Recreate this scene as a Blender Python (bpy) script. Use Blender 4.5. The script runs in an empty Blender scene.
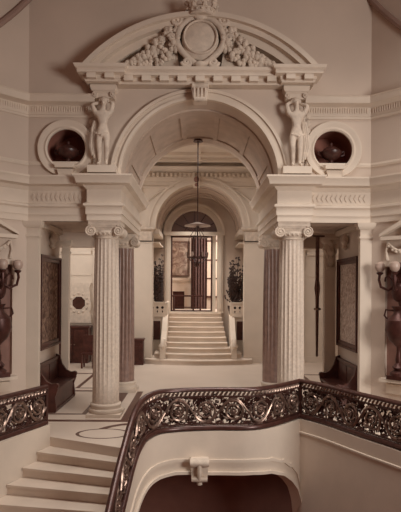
import bpy, math, random
from math import sin, cos, pi, sqrt, atan2
random.seed(7)
S = bpy.context.scene
COL = S.collection
F = 540.0

# ------------------------------------------------------------------ helpers
class MB:
    def __init__(self): self.v = []; self.f = []
    def add(self, vs, fs):
        n = len(self.v); self.v += [tuple(p) for p in vs]
        self.f += [tuple(i + n for i in f) for f in fs]; return self
    def box(self, x0, x1, y0, y1, z0, z1):
        return self.add([(x0,y0,z0),(x1,y0,z0),(x1,y1,z0),(x0,y1,z0),(x0,y0,z1),(x1,y0,z1),(x1,y1,z1),(x0,y1,z1)],
                        [(3,2,1,0),(4,5,6,7),(0,1,5,4),(1,2,6,5),(2,3,7,6),(3,0,4,7)])
    def lathe(self, prof, c=(0,0,0), n=32, rmod=None, axis='z'):
        vs = []; m = len(prof)
        for (r, z) in prof:
            for k in range(n):
                a = 2*pi*k/n; rr = r*(rmod(a, z) if rmod else 1)
                p = (rr*cos(a), rr*sin(a), z)
                if axis == 'y': p = (p[0], -p[2], p[1])
                if axis == 'x': p = (p[2], p[0], p[1])
                vs.append((c[0]+p[0], c[1]+p[1], c[2]+p[2]))
        fs = []
        for i in range(m-1):
            for k in range(n):
                k2 = (k+1) % n
                fs.append((i*n+k, i*n+k2, (i+1)*n+k2, (i+1)*n+k))
        fs.append(tuple(range(n-1,-1,-1))); fs.append(tuple((m-1)*n+k for k in range(n)))
        return self.add(vs, fs)
    def ball(self, c, r, n=10, m=7, rot=0):
        if not isinstance(r, (tuple, list)): r = (r, r, r)
        vs = [(c[0],c[1],c[2]-r[2])]
        for i in range(1, m):
            t = -pi/2 + pi*i/m
            for k in range(n):
                a = 2*pi*k/n
                x = r[0]*cos(t)*cos(a); y = r[1]*cos(t)*sin(a); z = r[2]*sin(t)
                if rot: x, z = x*cos(rot)-z*sin(rot), x*sin(rot)+z*cos(rot)
                vs.append((c[0]+x, c[1]+y, c[2]+z))
        vs.append((c[0],c[1],c[2]+r[2])); top = len(vs)-1; fs = []
        for k in range(n):
            k2 = (k+1) % n
            fs.append((0, 1+k2, 1+k)); fs.append((top, 1+(m-2)*n+k, 1+(m-2)*n+k2))
            for i in range(m-2): fs.append((1+i*n+k, 1+i*n+k2, 1+(i+1)*n+k2, 1+(i+1)*n+k))
        return self.add(vs, fs)
    def tube(self, pts, r, n=6, closed=False, flat=1.0):
        N = len(pts); vs = []; prev = None
        for i, p in enumerate(pts):
            if closed: a, b = pts[i-1], pts[(i+1) % N]
            else: a, b = pts[max(i-1,0)], pts[min(i+1,N-1)]
            t = norm(sub(b, a))
            ref = prev or ((0,0,1) if abs(t[2]) < .9 else (1,0,0))
            if prev is None: nrm = norm(cross(t, ref))
            else:
                d = dot(ref, t); nrm = norm(sub(ref, mul(t, d)))
            prev = nrm; bn = cross(t, nrm)
            rr = r(i/(N-1)) if callable(r) else r
            for k in range(n):
                an = 2*pi*k/n
                vs.append(tuple(p[j] + rr*(cos(an)*nrm[j]*flat + sin(an)*bn[j]) for j in range(3)))
        fs = []
        for i in range(N if closed else N-1):
            i2 = (i+1) % N
            for k in range(n):
                k2 = (k+1) % n; fs.append((i*n+k, i*n+k2, i2*n+k2, i2*n+k))
        if not closed:
            fs.append(tuple(range(n-1,-1,-1))); fs.append(tuple((N-1)*n+k for k in range(n)))
        return self.add(vs, fs)
    def prism(self, poly, d0, d1, mp):
        """poly in (a,z); extruded from d0 to d1, mp(a,z,d)->xyz"""
        n = len(poly)
        vs = [mp(a,z,d0) for a,z in poly] + [mp(a,z,d1) for a,z in poly]
        fs = [tuple(range(n-1,-1,-1)), tuple(range(n,2*n))]
        for i in range(n):
            j = (i+1) % n; fs.append((i, j, n+j, n+i))
        return self.add(vs, fs)
    def sweep(self, prof, path, closed=False, zfun=None):
        """prof: (d,z) with d to the right of the path; mitred"""
        N = len(path); m = len(prof); vs = []
        for i, p in enumerate(path):
            def nr(a, b):
                dx, dy = b[0]-a[0], b[1]-a[1]; l = math.hypot(dx, dy) or 1; return (dy/l, -dx/l)
            if i == 0: n0 = n1 = nr(path[0], path[1])
            elif i == N-1: n0 = n1 = nr(path[-2], path[-1])
            else: n0 = nr(path[i-1], p); n1 = nr(p, path[i+1])
            k = 1 + n0[0]*n1[0] + n0[1]*n1[1]
            k = max(k, .25)
            mx, my = (n0[0]+n1[0])/k, (n0[1]+n1[1])/k
            z0 = p[2] if len(p) > 2 else 0
            for (d, z) in prof: vs.append((p[0]+mx*d, p[1]+my*d, z+z0))
        fs = []
        for i in range(N-1):
            for k in range(m):
                k2 = (k+1) % m
                fs.append((i*m+k, i*m+k2, (i+1)*m+k2, (i+1)*m+k))
        fs.append(tuple(range(m))); fs.append(tuple((N-1)*m+k for k in range(m-1,-1,-1)))
        return self.add(vs, fs)
    def arc_band(self, cx, cz, r0, r1, a0, a1, y0, y1, n=48):
        vs = []; fs = []
        for i in range(n+1):
            a = a0+(a1-a0)*i/n; c, s = cos(a), sin(a)
            vs += [(cx+r0*c,y0,cz+r0*s),(cx+r1*c,y0,cz+r1*s),(cx+r1*c,y1,cz+r1*s),(cx+r0*c,y1,cz+r0*s)]
        for i in range(n):
            for k in range(4):
                k2 = (k+1) % 4; fs.append((i*4+k, i*4+k2, i*4+4+k2, i*4+4+k))
        fs += [(3,2,1,0), (n*4,n*4+1,n*4+2,n*4+3)]
        return self.add(vs, fs)
    def build(self, name, mat, parent=None, smooth=True, angle=35, loc=None):
        me = bpy.data.meshes.new(name); me.from_pydata(self.v, [], self.f); me.update()
        import bmesh
        bm = bmesh.new(); bm.from_mesh(me); bmesh.ops.recalc_face_normals(bm, faces=bm.faces[:]); bm.to_mesh(me); bm.free()
        if smooth:
            me.polygons.foreach_set('use_smooth', [True]*len(me.polygons)); me.set_sharp_from_angle(angle=math.radians(angle))
        me.materials.append(mat)
        o = bpy.data.objects.new(name, me); COL.objects.link(o)
        if parent: o.parent = parent
        if loc: o.location = loc
        return o
def sub(a,b): return (a[0]-b[0],a[1]-b[1],a[2]-b[2])
def mul(a,k): return (a[0]*k,a[1]*k,a[2]*k)
def addv(a,b): return (a[0]+b[0],a[1]+b[1],a[2]+b[2])
def dot(a,b): return a[0]*b[0]+a[1]*b[1]+a[2]*b[2]
def cross(a,b): return (a[1]*b[2]-a[2]*b[1], a[2]*b[0]-a[0]*b[2], a[0]*b[1]-a[1]*b[0])
def norm(a):
    l = sqrt(dot(a,a)) or 1; return (a[0]/l,a[1]/l,a[2]/l)
def circ(cx, cz, r, n=48, a0=0, a1=2*pi, end=False):
    return [(cx+r*cos(a0+(a1-a0)*i/n), cz+r*sin(a0+(a1-a0)*i/n)) for i in range(n+(1 if end else 0))]
XZ = lambda a, z, d: (a, d, z)
def plate(outer, holes, d0, d1, mp=XZ):
    cu = bpy.data.curves.new('tmp', 'CURVE'); cu.dimensions = '2D'; cu.fill_mode = 'BOTH'; cu.extrude = abs(d1-d0)/2
    for poly in [outer]+holes:
        sp = cu.splines.new('POLY'); sp.points.add(len(poly)-1)
        for i, (a, z) in enumerate(poly): sp.points[i].co = (a, z, 0, 1)
        sp.use_cyclic_u = True
    o = bpy.data.objects.new('tmp', cu); COL.objects.link(o)
    dg = bpy.context.evaluated_depsgraph_get()
    me = bpy.data.meshes.new_from_object(o.evaluated_get(dg))
    mid = (d0+d1)/2
    m = MB(); m.add([mp(v.co.x, v.co.y, mid+v.co.z) for v in me.vertices], [tuple(p.vertices) for p in me.polygons])
    bpy.data.objects.remove(o); bpy.data.curves.remove(cu); bpy.data.meshes.remove(me)
    return m
def thing(name, label, cat, loc=(0,0,0), rz=0, group=None):
    o = bpy.data.objects.new(name, None); COL.objects.link(o); o.empty_display_size = .2
    o.location = loc; o.rotation_euler = (0,0,rz); return tag(o, label, cat, group)
def tag(o, label, cat, group=None):
    o['label'] = label; o['category'] = cat
    if group: o['group'] = group
    return o
def struct(o): o['kind'] = 'structure'; return o
def copy_tree(o, parent=None):
    c = o.copy(); COL.objects.link(c)
    if parent: c.parent = parent
    for ch in list(o.children): copy_tree(ch, c)
    return c
def catmull(pts, per=8):
    out = []; n = len(pts)
    for i in range(n-1):
        p0, p1, p2, p3 = pts[max(i-1,0)], pts[i], pts[i+1], pts[min(i+2,n-1)]
        for k in range(per):
            t = k/per
            out.append(tuple(.5*((2*p1[j]) + (-p0[j]+p2[j])*t + (2*p0[j]-5*p1[j]+4*p2[j]-p3[j])*t*t + (-p0[j]+3*p1[j]-3*p2[j]+p3[j])*t**3) for j in range(len(p1))))
    out.append(tuple(pts[-1])); return out

# ------------------------------------------------------------------ materials
def mat(name, c, rough=.7, metal=0, var=.08, scale=3.0, bump=.0, vein=None, spec=.4):
    m = bpy.data.materials.new(name); m.use_nodes = True; nt = m.node_tree; b = nt.nodes['Principled BSDF']
    b.inputs['Roughness'].default_value = rough; b.inputs['Metallic'].default_value = metal
    b.inputs['Specular IOR Level'].default_value = spec
    tc = nt.nodes.new('ShaderNodeTexCoord'); no = nt.nodes.new('ShaderNodeTexNoise')
    no.inputs['Scale'].default_value = scale; no.inputs['Detail'].default_value = 5
    nt.links.new(tc.outputs['Object'], no.inputs['Vector'])
    cr = nt.nodes.new('ShaderNodeValToRGB')
    cr.color_ramp.elements[0].position = .3; cr.color_ramp.elements[1].position = .7
    cr.color_ramp.elements[0].color = tuple(max(0,x*(1-var)) for x in c)+(1,)
    cr.color_ramp.elements[1].color = tuple(min(1,x*(1+var)) for x in c)+(1,)
    nt.links.new(no.outputs['Fac'], cr.inputs['Fac']); out = cr.outputs['Color']
    if vein:
        wv = nt.nodes.new('ShaderNodeTexNoise'); wv.inputs['Scale'].default_value = vein[1]; wv.inputs['Detail'].default_value = 8
        wv.inputs['Distortion'].default_value = 1.5
        nt.links.new(tc.outputs['Object'], wv.inputs['Vector'])
        r2 = nt.nodes.new('ShaderNodeValToRGB'); r2.color_ramp.elements[0].position = .42; r2.color_ramp.elements[1].position = .6
        nt.links.new(wv.outputs['Fac'], r2.inputs['Fac'])
        mx = nt.nodes.new('ShaderNodeMix'); mx.data_type = 'RGBA'
        nt.links.new(r2.outputs['Color'], mx.inputs[0]); nt.links.new(out, mx.inputs[6]); mx.inputs[7].default_value = vein[0]+(1,)
        out = mx.outputs[2]
    nt.links.new(out, b.inputs['Base Color'])
    if bump:
        bp = nt.nodes.new('ShaderNodeBump'); bp.inputs['Strength'].default_value = bump; bp.inputs['Distance'].default_value = .02
        n2 = nt.nodes.new('ShaderNodeTexNoise'); n2.inputs['Scale'].default_value = scale*6
        nt.links.new(tc.outputs['Object'], n2.inputs['Vector']); nt.links.new(n2.outputs['Fac'], bp.inputs['Height'])
        nt.links.new(bp.outputs['Normal'], b.inputs['Normal'])
    return m
STONE = mat('pale_limestone', (.66,.55,.45), .75, var=.06, scale=1.6, bump=.08)
CARVED = mat('carved_limestone', (.62,.51,.415), .75, var=.14, scale=9, bump=.25)
SHAFT = mat('speckled_column_stone', (.60,.49,.40), .5, var=.12, scale=22, bump=.1)
DARKSHAFT = mat('brown_marble', (.28,.175,.14), .35, var=.18, scale=9)
PLASTER = mat('wall_plaster', (.59,.475,.39), .85, var=.06, scale=.8, bump=.04)
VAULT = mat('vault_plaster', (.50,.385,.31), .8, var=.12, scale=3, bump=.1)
NICHE = mat('brown_niche_stone', (.25,.125,.095), .6, var=.15, scale=4)
OCUL = mat('russet_recess', (.30,.12,.085), .8, var=.15, scale=4)  # even russet tone inside the oculi, darker than the wall around
IRON = mat('dark_bronze', (.075,.028,.021), .32, metal=.3, var=.3, scale=14, spec=.6)
GILT = mat('worn_gilt_bronze', (.25,.165,.13), .32, metal=.7, var=.4, scale=20, spec=.6)
WOOD = mat('dark_walnut', (.070,.022,.016), .38, var=.35, scale=8)
STEP = mat('step_marble', (.68,.56,.46), .55, var=.07, scale=2.2)
BRONZE = mat('black_bronze', (.075,.026,.020), .4, metal=.4, var=.3, scale=8)
URNM = mat('porphyry', (.06,.022,.017), .35, var=.3, scale=14)
LEAF = mat('palm_leaf', (.050,.024,.017), .6, var=.4, scale=12)
POT = mat('dark_planter_clay', (.04,.015,.01), .6)
GLASSY = mat('frosted_globe_glass', (.46,.34,.28), .3, var=.1, scale=6)
CLOTH = mat('heavy_curtain_cloth', (.075,.036,.03), .9, var=.3, scale=10)
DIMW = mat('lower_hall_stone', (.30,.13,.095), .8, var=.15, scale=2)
FANL = mat('dim_fanlight_glass', (.15,.08,.062), .35)
CLOTH2 = mat('brown_drape_cloth', (.25,.14,.11), .9, var=.3, scale=10)
RIBM = mat('dull_rib_stone', (.32,.21,.17), .8)
ROOMW = mat('far_room_panelling', (.45,.34,.27), .8, var=.12, scale=2)
TAPES = mat('faded_tapestry', (.11,.055,.038), .95, var=.5, scale=9, vein=((.30,.19,.135), 7.0))
PAINT = mat('far_painting', (.52,.40,.32), .8, var=.3, scale=5, vein=((.27,.165,.13), 4.0))
CHART = mat('mottled_paper_chart', (.60,.48,.40), .8, var=.25, scale=14, vein=((.36,.25,.20), 9.0))
MIRR = mat('dark_mirror_glass', (.07,.03,.022), .15, var=.3, scale=3)

def floor_material():
    m = bpy.data.materials.new('inlaid_marble_floor'); m.use_nodes = True; nt = m.node_tree; b = nt.nodes['Principled BSDF']
    b.inputs['Roughness'].default_value = .38
    tc = nt.nodes.new('ShaderNodeTexCoord'); sp = nt.nodes.new('ShaderNodeSeparateXYZ'); nt.links.new(tc.outputs['Object'], sp.inputs[0])
    def M(op, a, b_=0.0):
        n = nt.nodes.new('ShaderNodeMath'); n.operation = op
        for i, x in enumerate((a, b_)):
            if isinstance(x, (int, float)): n.inputs[i].default_value = x
            else: nt.links.new(x, n.inputs[i])
        return n.outputs[0]
    X = sp.outputs[0]; Y = sp.outputs[1]; AX = M('ABSOLUTE', X)
    def rect(x, x0, x1, y0, y1):
        a = M('LESS_THAN', M('ABSOLUTE', M('SUBTRACT', x, (x0+x1)/2)), (x1-x0)/2)
        c = M('LESS_THAN', M('ABSOLUTE', M('SUBTRACT', Y, (y0+y1)/2)), (y1-y0)/2)
        return M('MULTIPLY', a, c)
    masks = [rect(AX, 1.0, 3.3, 10.04, 10.20), rect(AX, 2.12, 3.2, 10.60, 10.70), rect(AX, 2.12, 3.2, 12.95, 13.13), rect(AX, 2.12, 3.2, 13.36, 13.46),
             rect(AX, 1.66, 2.0, 11.05, 12.85), rect(AX, 2.2, 2.30, 10.7, 17.9), rect(AX, 2.52, 2.60, 13.4, 17.9), rect(AX, 1.32, 1.46, 10.2, 13.0), rect(AX, 2.95, 3.05, 13.4, 17.9),
             rect(AX, 2.6, 4.6, 15.6, 15.75)]
    def ring(cx, cy, a, bb, w):
        p = M('POWER', M('DIVIDE', M('SUBTRACT', X, cx), a), 2.0); q = M('POWER', M('DIVIDE', M('SUBTRACT', Y, cy), bb), 2.0)
        return M('LESS_THAN', M('ABSOLUTE', M('SUBTRACT', M('SQRT', M('ADD', p, q)), 1.0)), w)
    masks += [ring(-1.62, 9.24, .44, .3, .07)]
    masks += [M('MULTIPLY', ring(-1.0, 9.0, .85, .95, .07), M('GREATER_THAN', Y, 9.55))]
    tot = masks[0]
    for k in masks[1:]: tot = M('MAXIMUM', tot, k)
    no = nt.nodes.new('ShaderNodeTexNoise'); no.inputs['Scale'].default_value = 1.3; no.inputs['Detail'].default_value = 6
    nt.links.new(tc.outputs['Object'], no.inputs['Vector'])
    cr = nt.nodes.new('ShaderNodeValToRGB'); cr.color_ramp.elements[0].color = (.62,.51,.42,1); cr.color_ramp.elements[1].color = (.74,.62,.52,1)
    nt.links.new(no.outputs['Fac'], cr.inputs['Fac'])
    mx = nt.nodes.new('ShaderNodeMix'); mx.data_type = 'RGBA'; nt.links.new(tot, mx.inputs[0])
    nt.links.new(cr.outputs['Color'], mx.inputs[6]); mx.inputs[7].default_value = (.11,.045,.03,1)
    nt.links.new(mx.outputs[2], b.inputs['Base Color'])
    return m
FLOOR = floor_material()

# ------------------------------------------------------------------ rail paths (x, y, drop)
MAIN = catmull([(-1.16,6.2,-1.52),(-1.11,6.9,-1.02),(-1.05,7.46,-.60),(-.94,8.20,-.12),(-.74,8.70,0),(-.38,8.98,0),(.24,9.10,0),(.87,9.12,0),(1.32,9.40,0),(1.88,10.02,0)], 8)
RIGHT = catmull([(1.90,10.0,0),(2.24,9.52,0),(2.66,8.7,0),(3.02,8.04,0),(3.30,7.45,0)], 8)
LEFT = catmull([(-3.24,7.45,.1),(-2.98,8.05,.1),(-2.76,8.55,.1),(-2.54,9.05,.1)], 8)
kmain = min(range(len(MAIN)), key=lambda i: abs(MAIN[i][1]-8.36) if MAIN[i][0] < 0 else 9)

# ------------------------------------------------------------------ floors and shell
fl = [(-6,7.45),(-3.24,7.45),(-2.98,8.05),(-2.54,9.05),(-1.16,8.40)] + [(p[0],p[1]) for p in MAIN[kmain:]] + [(p[0],p[1]) for p in RIGHT] + [(6,7.45),(6,20.9),(-6,20.9)]
struct(plate(fl, [], -.16, 0, lambda a,z,d: (a,z,d)).build('floor', FLOOR, smooth=False))
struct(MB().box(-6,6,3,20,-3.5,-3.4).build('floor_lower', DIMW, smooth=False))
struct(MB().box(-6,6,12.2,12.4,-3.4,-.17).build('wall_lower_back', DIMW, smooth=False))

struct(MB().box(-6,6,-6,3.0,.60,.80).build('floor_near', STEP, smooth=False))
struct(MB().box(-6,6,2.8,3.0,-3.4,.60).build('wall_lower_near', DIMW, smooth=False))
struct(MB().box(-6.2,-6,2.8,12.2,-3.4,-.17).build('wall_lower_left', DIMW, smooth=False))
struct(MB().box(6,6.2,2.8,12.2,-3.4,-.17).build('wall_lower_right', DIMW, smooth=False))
ZC = 4.62; RA = 1.52; WY = 10.5
arcpts = circ(0, ZC, RA, 64, pi, 0, True)
out = [(-3.33,3.78),(-RA,3.78)] + arcpts + [(RA,3.78),(3.33,3.78),(3.33,9.2),(-3.33,9.2)]
OCX, OCZ = 2.585, 5.19
struct(plate(out, [circ(-OCX,OCZ,.40), circ(OCX,OCZ,.40)], WY, 11.0).build('wall_front', PLASTER, angle=30))
# angled octagon walls, u along the wall away from the front wall, d into the room
q = 1/sqrt(2); NU = .31
def ang(sx): return lambda u, z, d: (sx*(3.33+u*q-d*q), WY-u*q-d*q, z)
for sx, nm in ((-1,'left'),(1,'right')):
    w = plate([(0,0),(3.0,0),(3.0,9.2),(0,9.2)], [[(NU,.84),(1.50,.84),(1.50,2.92),(NU,2.92)]], -.08, 0, ang(sx))
    struct(w.build('wall_'+nm, PLASTER, smooth=False))
    b = MB(); b.prism([(.2,.7),(1.6,.7),(1.6,3.05),(.2,3.05)], -.14, -.08, ang(sx)); struct(b.build('wall_niche_'+nm, NICHE, smooth=False))
struct(MB().box(-6,6,1,10.9,9.2,9.35).build('ceiling', VAULT, smooth=False))

# arched ribs under the ceiling corners
for sx, k in ((-1,1),(1,2)):
    pts = []
    for i in range(17):
        u = -.04+1.6*i/16; z = 8.12-1.35*u+.25*u*u
        pts.append(ang(sx)(u, z, .04))
    struct(MB().tube(pts, .06, 8).build('trim_rib_%d' % k, RIBM))

# entablature + upper cornice runs
ENT = [(-.05,3.78),(.03,3.78),(.03,3.90),(.05,3.90),(.05,4.03),(.09,4.06),(.09,4.10),(.03,4.12),(.03,4.37),(.06,4.40),(.10,4.44),(.20,4.47),(.22,4.55),(.26,4.60),(.26,4.63),(-.05,4.67)]
UPC = [(-.05,5.79),(.03,5.79),(.045,5.83),(.02,5.85),(.02,6.02),(.04,6.03),(.17,6.055),(.19,6.09),(.20,6.17),(.22,6.19),(-.05,6.22)]
STRING = [(-.03,4.86),(.02,4.86),(.035,4.90),(.02,4.94),(-.03,4.94)]
def run(sx, path):
    p = [(sx*x, y) for x, y in path]
    return p if sx < 0 else p[::-1]
n = 3
for sx in (-1, 1):
    path = [(5.0,8.83),(3.33,WY),(2.12,WY),(2.12,10.34),(1.52,10.34),(1.52,13.55)]
    m = MB(); m.sweep(ENT, run(sx, path)); m.box(min(sx*2.11,sx*1.535),max(sx*2.11,sx*1.535),10.35,13.55,3.785,4.66)
    struct(m.build('trim_%d' % n, STONE, angle=25)); n += 1
    path = [(5.0,8.83),(3.33,WY),(2.02,WY)]
    m = MB(); m.sweep(UPC, run(sx, path))
    # carved leaf band
    for i in range(26):
        x = 2.07+i*.047
        m.ball((sx*x, WY-.02, 5.955), (.020,.022,.06), 6, 5)
    for i in range(20):
        c = ang(sx)(.05+i*.047, 5.955, .02); m.ball(c, (.018,.018,.06), 6, 5)
    struct(m.build('trim_%d' % n, STONE, angle=25)); n += 1
    m = MB(); m.sweep(STRING, run(sx, [(5.0,8.83),(3.33,WY),(2.05,WY)])); struct(m.build('trim_%d' % n, STONE, angle=25)); n += 1
    # carved diaper band in the frieze
    m = MB()
    for i in range(12):
        x = 2.22+i*.09
        m.prism([(sx*x-.04,4.245),(sx*x,4.17),(sx*x+.04,4.245),(sx*x,4.32)], WY-.045, WY-.02, XZ)
    struct(m.build('trim_%d' % n, STONE, smooth=False)); n += 1

# archivolt mouldings
m = MB(); m.arc_band(0, ZC, RA, RA+.06, 0, pi, WY-.10, WY, 64); m.arc_band(0, ZC, RA+.06, RA+.15, 0, pi, WY-.05, WY, 64); m.arc_band(0, ZC, RA+.15, RA+.21, 0, pi, WY-.09, WY, 64)
tag(m.build('archivolt', STONE, angle=25), 'moulded pale stone archivolt around the big front arch below the pediment', 'arch moulding')

# barrel vault between the two arches
m = MB(); vs = []; fs = []
N = 48
for i in range(N+1):
    a = pi*i/N
    for y in (11.0, 13.4):
        for r in (RA, RA+.15): vs.append((r*cos(a), y, ZC+r*sin(a)))
for i in range(N):
    b = i*4
    fs += [(b,b+2,b+6,b+4),(b+1,b+5,b+7,b+3)]
m.add(vs, fs)
for y0, y1 in ((10.98,11.3),(13.0,13.4)): m.arc_band(0, ZC, RA-.035, RA+.02, .02, pi-.02, y0, y1, 48)
for k in range(6):
    a = .35+k*(pi-.7)/5
    m.arc_band(0, ZC, RA-.03, RA+.02, a-.035, a+.035, 11.3, 13.0, 3)
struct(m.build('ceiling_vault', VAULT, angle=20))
out = [(-6,3.5),(-2.3,3.5),(-2.3,3.78),(-RA,3.78)] + arcpts + [(RA,3.78),(2.3,3.78),(2.3,3.5),(6,3.5),(6,7.2),(-6,7.2)]
struct(plate(out, [], 13.4, 13.7).build('wall_inner', PLASTER, angle=30))
# side aisles
for sx, nm in ((-1,'left'),(1,'right')):
    a, b = sorted((sx*3.28, sx*3.78))
    struct(MB().box(a,b,11.0,12.7,0,3.9).build('wall_aisle_'+nm, PLASTER, smooth=False))
    a, b = sorted((sx*2.0, sx*6))
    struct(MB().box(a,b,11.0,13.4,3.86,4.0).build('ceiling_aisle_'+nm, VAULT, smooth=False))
    a, b = sorted((sx*5.2, sx*5.4))
    struct(MB().box(a,b,12.7,18.3,0,7).build('wall_hall_'+nm, PLASTER, smooth=False))
# small hanging drop ornament + wall top moulding in each aisle
    m = MB(); x = sx*3.17
    a, b = sorted((sx*3.20, sx*3.28)); m.box(a,b,11.0,12.7,3.72,3.84)
    struct(m.build('trim_%d' % n, STONE, smooth=False)); n += 1

# ------------------------------------------------------------------ stair hall back wall with the second arch
PY = 18.3; ZB = 4.54; RB = 1.47
arcb = circ(0, ZB, RB, 48, pi, 0, True)
out = [(-5.4,0),(-1.57,0),(-1.57,ZB-.02)] + arcb + [(1.53,ZB-.02),(1.53,0),(5.4,0),(5.4,7.2),(-5.4,7.2)]
struct(plate(out, [], PY, PY+.35).build('wall_back', STONE, angle=30))
m = MB(); m.arc_band(0, ZB, RB, RB+.07, 0, pi, PY-.09, PY); m.arc_band(0, ZB, RB+.07, RB+.20, 0, pi, PY-.04, PY); m.arc_band(0, ZB, RB+.20, RB+.26, 0, pi, PY-.08, PY)
tag(m.build('archivolt', STONE, angle=25), 'moulded stone archivolt around the inner arch above the far stairs', 'arch moulding')
m = MB()
m.sweep([(-.03,6.10),(.04,6.10),(.06,6.2),(.06,6.38),(.12,6.42),(.26,6.48),(.30,6.56),(-.03,6.6)], [(-5,PY),(5,PY)])
for i in range(60): 
    x = -4.4+i*.15; m.box(x-.04,x+.04,PY-.17,PY-.05,6.24,6.37)
struct(m.build('trim_%d' % n, STONE, smooth=False)); n += 1
for sx in (-1,1):   # triangular spandrel panels
    m = MB(); P = [(sx*1.95,5.1),(sx*1.95,5.92),(sx*.85,5.92)]
    pts = [(x,PY-.02,z) for x,z in P]
    m.tube([pts[0],pts[1],pts[2]], .05, 4); m.tube([(sx*1.95,PY-.02,5.1),(sx*1.72,PY-.02,5.45),(sx*1.35,PY-.02,5.74),(sx*.85,PY-.02,5.92)], .05, 4)
    m.box(*sorted((sx*2.10,sx*2.24)),PY-.10,PY,4.5,6.05)
    struct(m.build('trim_%d' % n, STONE, smooth=False)); n += 1
# ceiling of the hall with beams
m = MB(); m.box(-5.4,5.4,13.7,PY,6.72,6.85)
for y in (14.5,15.7,16.9,17.6): m.box(-5.3,5.3,y-.12,y+.12,6.62,6.73)
for x in (-3.2,-1.6,0,1.6,3.2): m.box(x-.05,x+.05,13.7,PY,6.66,6.725)
struct(m.build('ceiling_hall', STONE, smooth=False))
# barrel above the stairs, side walls, far wall with doorway
YB = 20.9
m = MB(); vs = []; fs = []
for i in range(N+1):
    a = pi*i/N
    for y in (PY+.3, YB+.02):
        for r in (RB, RB+.1): vs.append((r*cos(a), y, ZB+r*sin(a)))
for i in range(N):
    b = i*4; fs += [(b,b+2,b+6,b+4),(b+1,b+5,b+7,b+3)]
m.add(vs, fs); m.arc_band(0, ZB, RB-.03, RB+.01, .02, pi-.02, YB-.5, YB-.02)
for y0, y1 in ((18.9,19.1),(19.9,20.1)): m.arc_band(0, ZB, RB-.025, RB+.01, .02, pi-.02, y0, y1)
struct(m.build('ceiling_stair_vault', VAULT, angle=20))
for sx, nm in ((-1,'left'),(1,'right')):
    a, b = sorted((sx*1.76, sx*2.0)); struct(MB().box(a,b,PY+.36,YB,0,ZB).build('wall_stair_'+nm, PLASTER, smooth=False))
    a, b = sorted((sx*1.38, sx*1.78)); m = MB(); m.box(a,b,PY+.36,YB,ZB-.18,ZB); m.box(a,b,PY+.36,YB,ZB-.5,ZB-.45); struct(m.build('trim_%d' % n, STONE, smooth=False)); n += 1
DX = -.19; DW = .90; DZ0 = 1.54; DZ = 4.58
out = [(-2.2,0),(2.2,0),(2.2,6.4),(-2.2,6.4)]
hole = [(DX-DW,DZ0),(DX+DW,DZ0)] + circ(DX, DZ, DW, 32, 0, pi, True)
struct(plate(out, [hole], YB, YB+.3).build('wall_far', PLASTER, angle=30))
m = MB()
m.arc_band(DX, DZ, DW, DW+.07, 0, pi, YB-.12, YB+.02); m.arc_band(DX, DZ, DW+.07, DW+.19, 0, pi, YB-.06, YB); m.arc_band(DX, DZ, DW+.19, DW+.29, 0, pi, YB-.14, YB)
struct(m.build('trim_%d' % n, STONE, angle=25)); n += 1
d = struct(bpy.data.objects.new('door_1', None)); COL.objects.link(d); d.location = (DX, YB, DZ0)
m = MB()
for sx in (-1,1):
    m.box(*sorted((sx*DW,sx*(DW+.22))),-.10,.0,0,DZ-DZ0); m.box(*sorted((sx*(DW+.06),sx*(DW+.16))),-.14,-.09,.15,DZ-DZ0-.1)
m.box(-DW-.28,DW+.28,-.16,.02,DZ-DZ0-.05,DZ-DZ0+.08); m.box(-DW-.24,DW+.24,-.12,.01,0,.05)
m.build('door_frame', STONE, d, smooth=False)
m = MB()
for x in (-DW+.03, DW-.22, -.02): m.box(x-.03,x+.03,.02,.08,.03,DZ-DZ0-.06)
m.box(-DW,DW-.2,.02,.08,DZ-DZ0-.13,DZ-DZ0-.06); m.box(-DW,DW-.2,.02,.08,.03,.10)
m.build('glazed_door_frame', IRON, d, smooth=False)
m = MB(); m.box(DW-.18,DW-.06,.0,.75,.03,DZ-DZ0-.06); m.build('door_leaf', STONE, d, smooth=False)
m = MB(); m.prism(circ(0,DZ-DZ0,DW,24,0,pi,True), .1, .14, XZ); m.build('fanlight_panel', FANL, d, smooth=False)
m = MB(); 
for k in range(5):
    a = pi*(k+1)/6; m.tube([(0,.09,DZ-DZ0+.08),(DW*cos(a),.09,DZ-DZ0+DW*sin(a))], .018, 5)
m.arc_band(0, DZ-DZ0, .36, .40, 0, pi, .06, .1, 24)
m.build('fanlight_bars', WOOD, d)

# far room
struct(MB().box(-3.2,3.2,YB+.3,25.4,DZ0-.15,DZ0-.005).build('floor_far_room', STEP, smooth=False))
struct(MB().box(-3.2,3.2,25.0,25.2,DZ0,6.4).build('wall_far_room', ROOMW, smooth=False))
struct(MB().box(-3.4,-3.2,YB+.3,25.2,DZ0,6.4).build('wall_far_room_left', ROOMW, smooth=False))
struct(MB().box(3.2,3.4,YB+.3,25.2,DZ0,6.4).build('wall_far_room_right', ROOMW, smooth=False))
struct(MB().box(-3.4,3.4,YB+.3,25.2,6.4,6.5).build('ceiling_far_room', ROOMW, smooth=False))
fp = thing('fireplace', 'white carved chimneypiece with dark hearth opening seen through the far doorway', 'fireplace', (-.90,25.0,DZ0))
m = MB(); m.box(-.66,-.30,-.28,-.005,0,1.25); m.box(.24,.62,-.28,-.005,0,1.25); m.box(-.62,.62,-.279,-.005,.8,1.3)
m.box(-.56,-.42,-.32,-.27,.1,1.0); m.box(.38,.54,-.32,-.27,.1,1.0); m.build('surround', STEP, fp, smooth=False)
m = MB(); m.box(-.74,.74,-.40,-.005,1.3,1.42); m.box(-.68,.68,-.34,-.005,1.24,1.3); m.build('mantel_shelf', STEP, fp, smooth=False)
MB().box(-.31,.25,-.06,-.01,0,.81).build('hearth_opening', BRONZE, fp, smooth=False)
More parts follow.
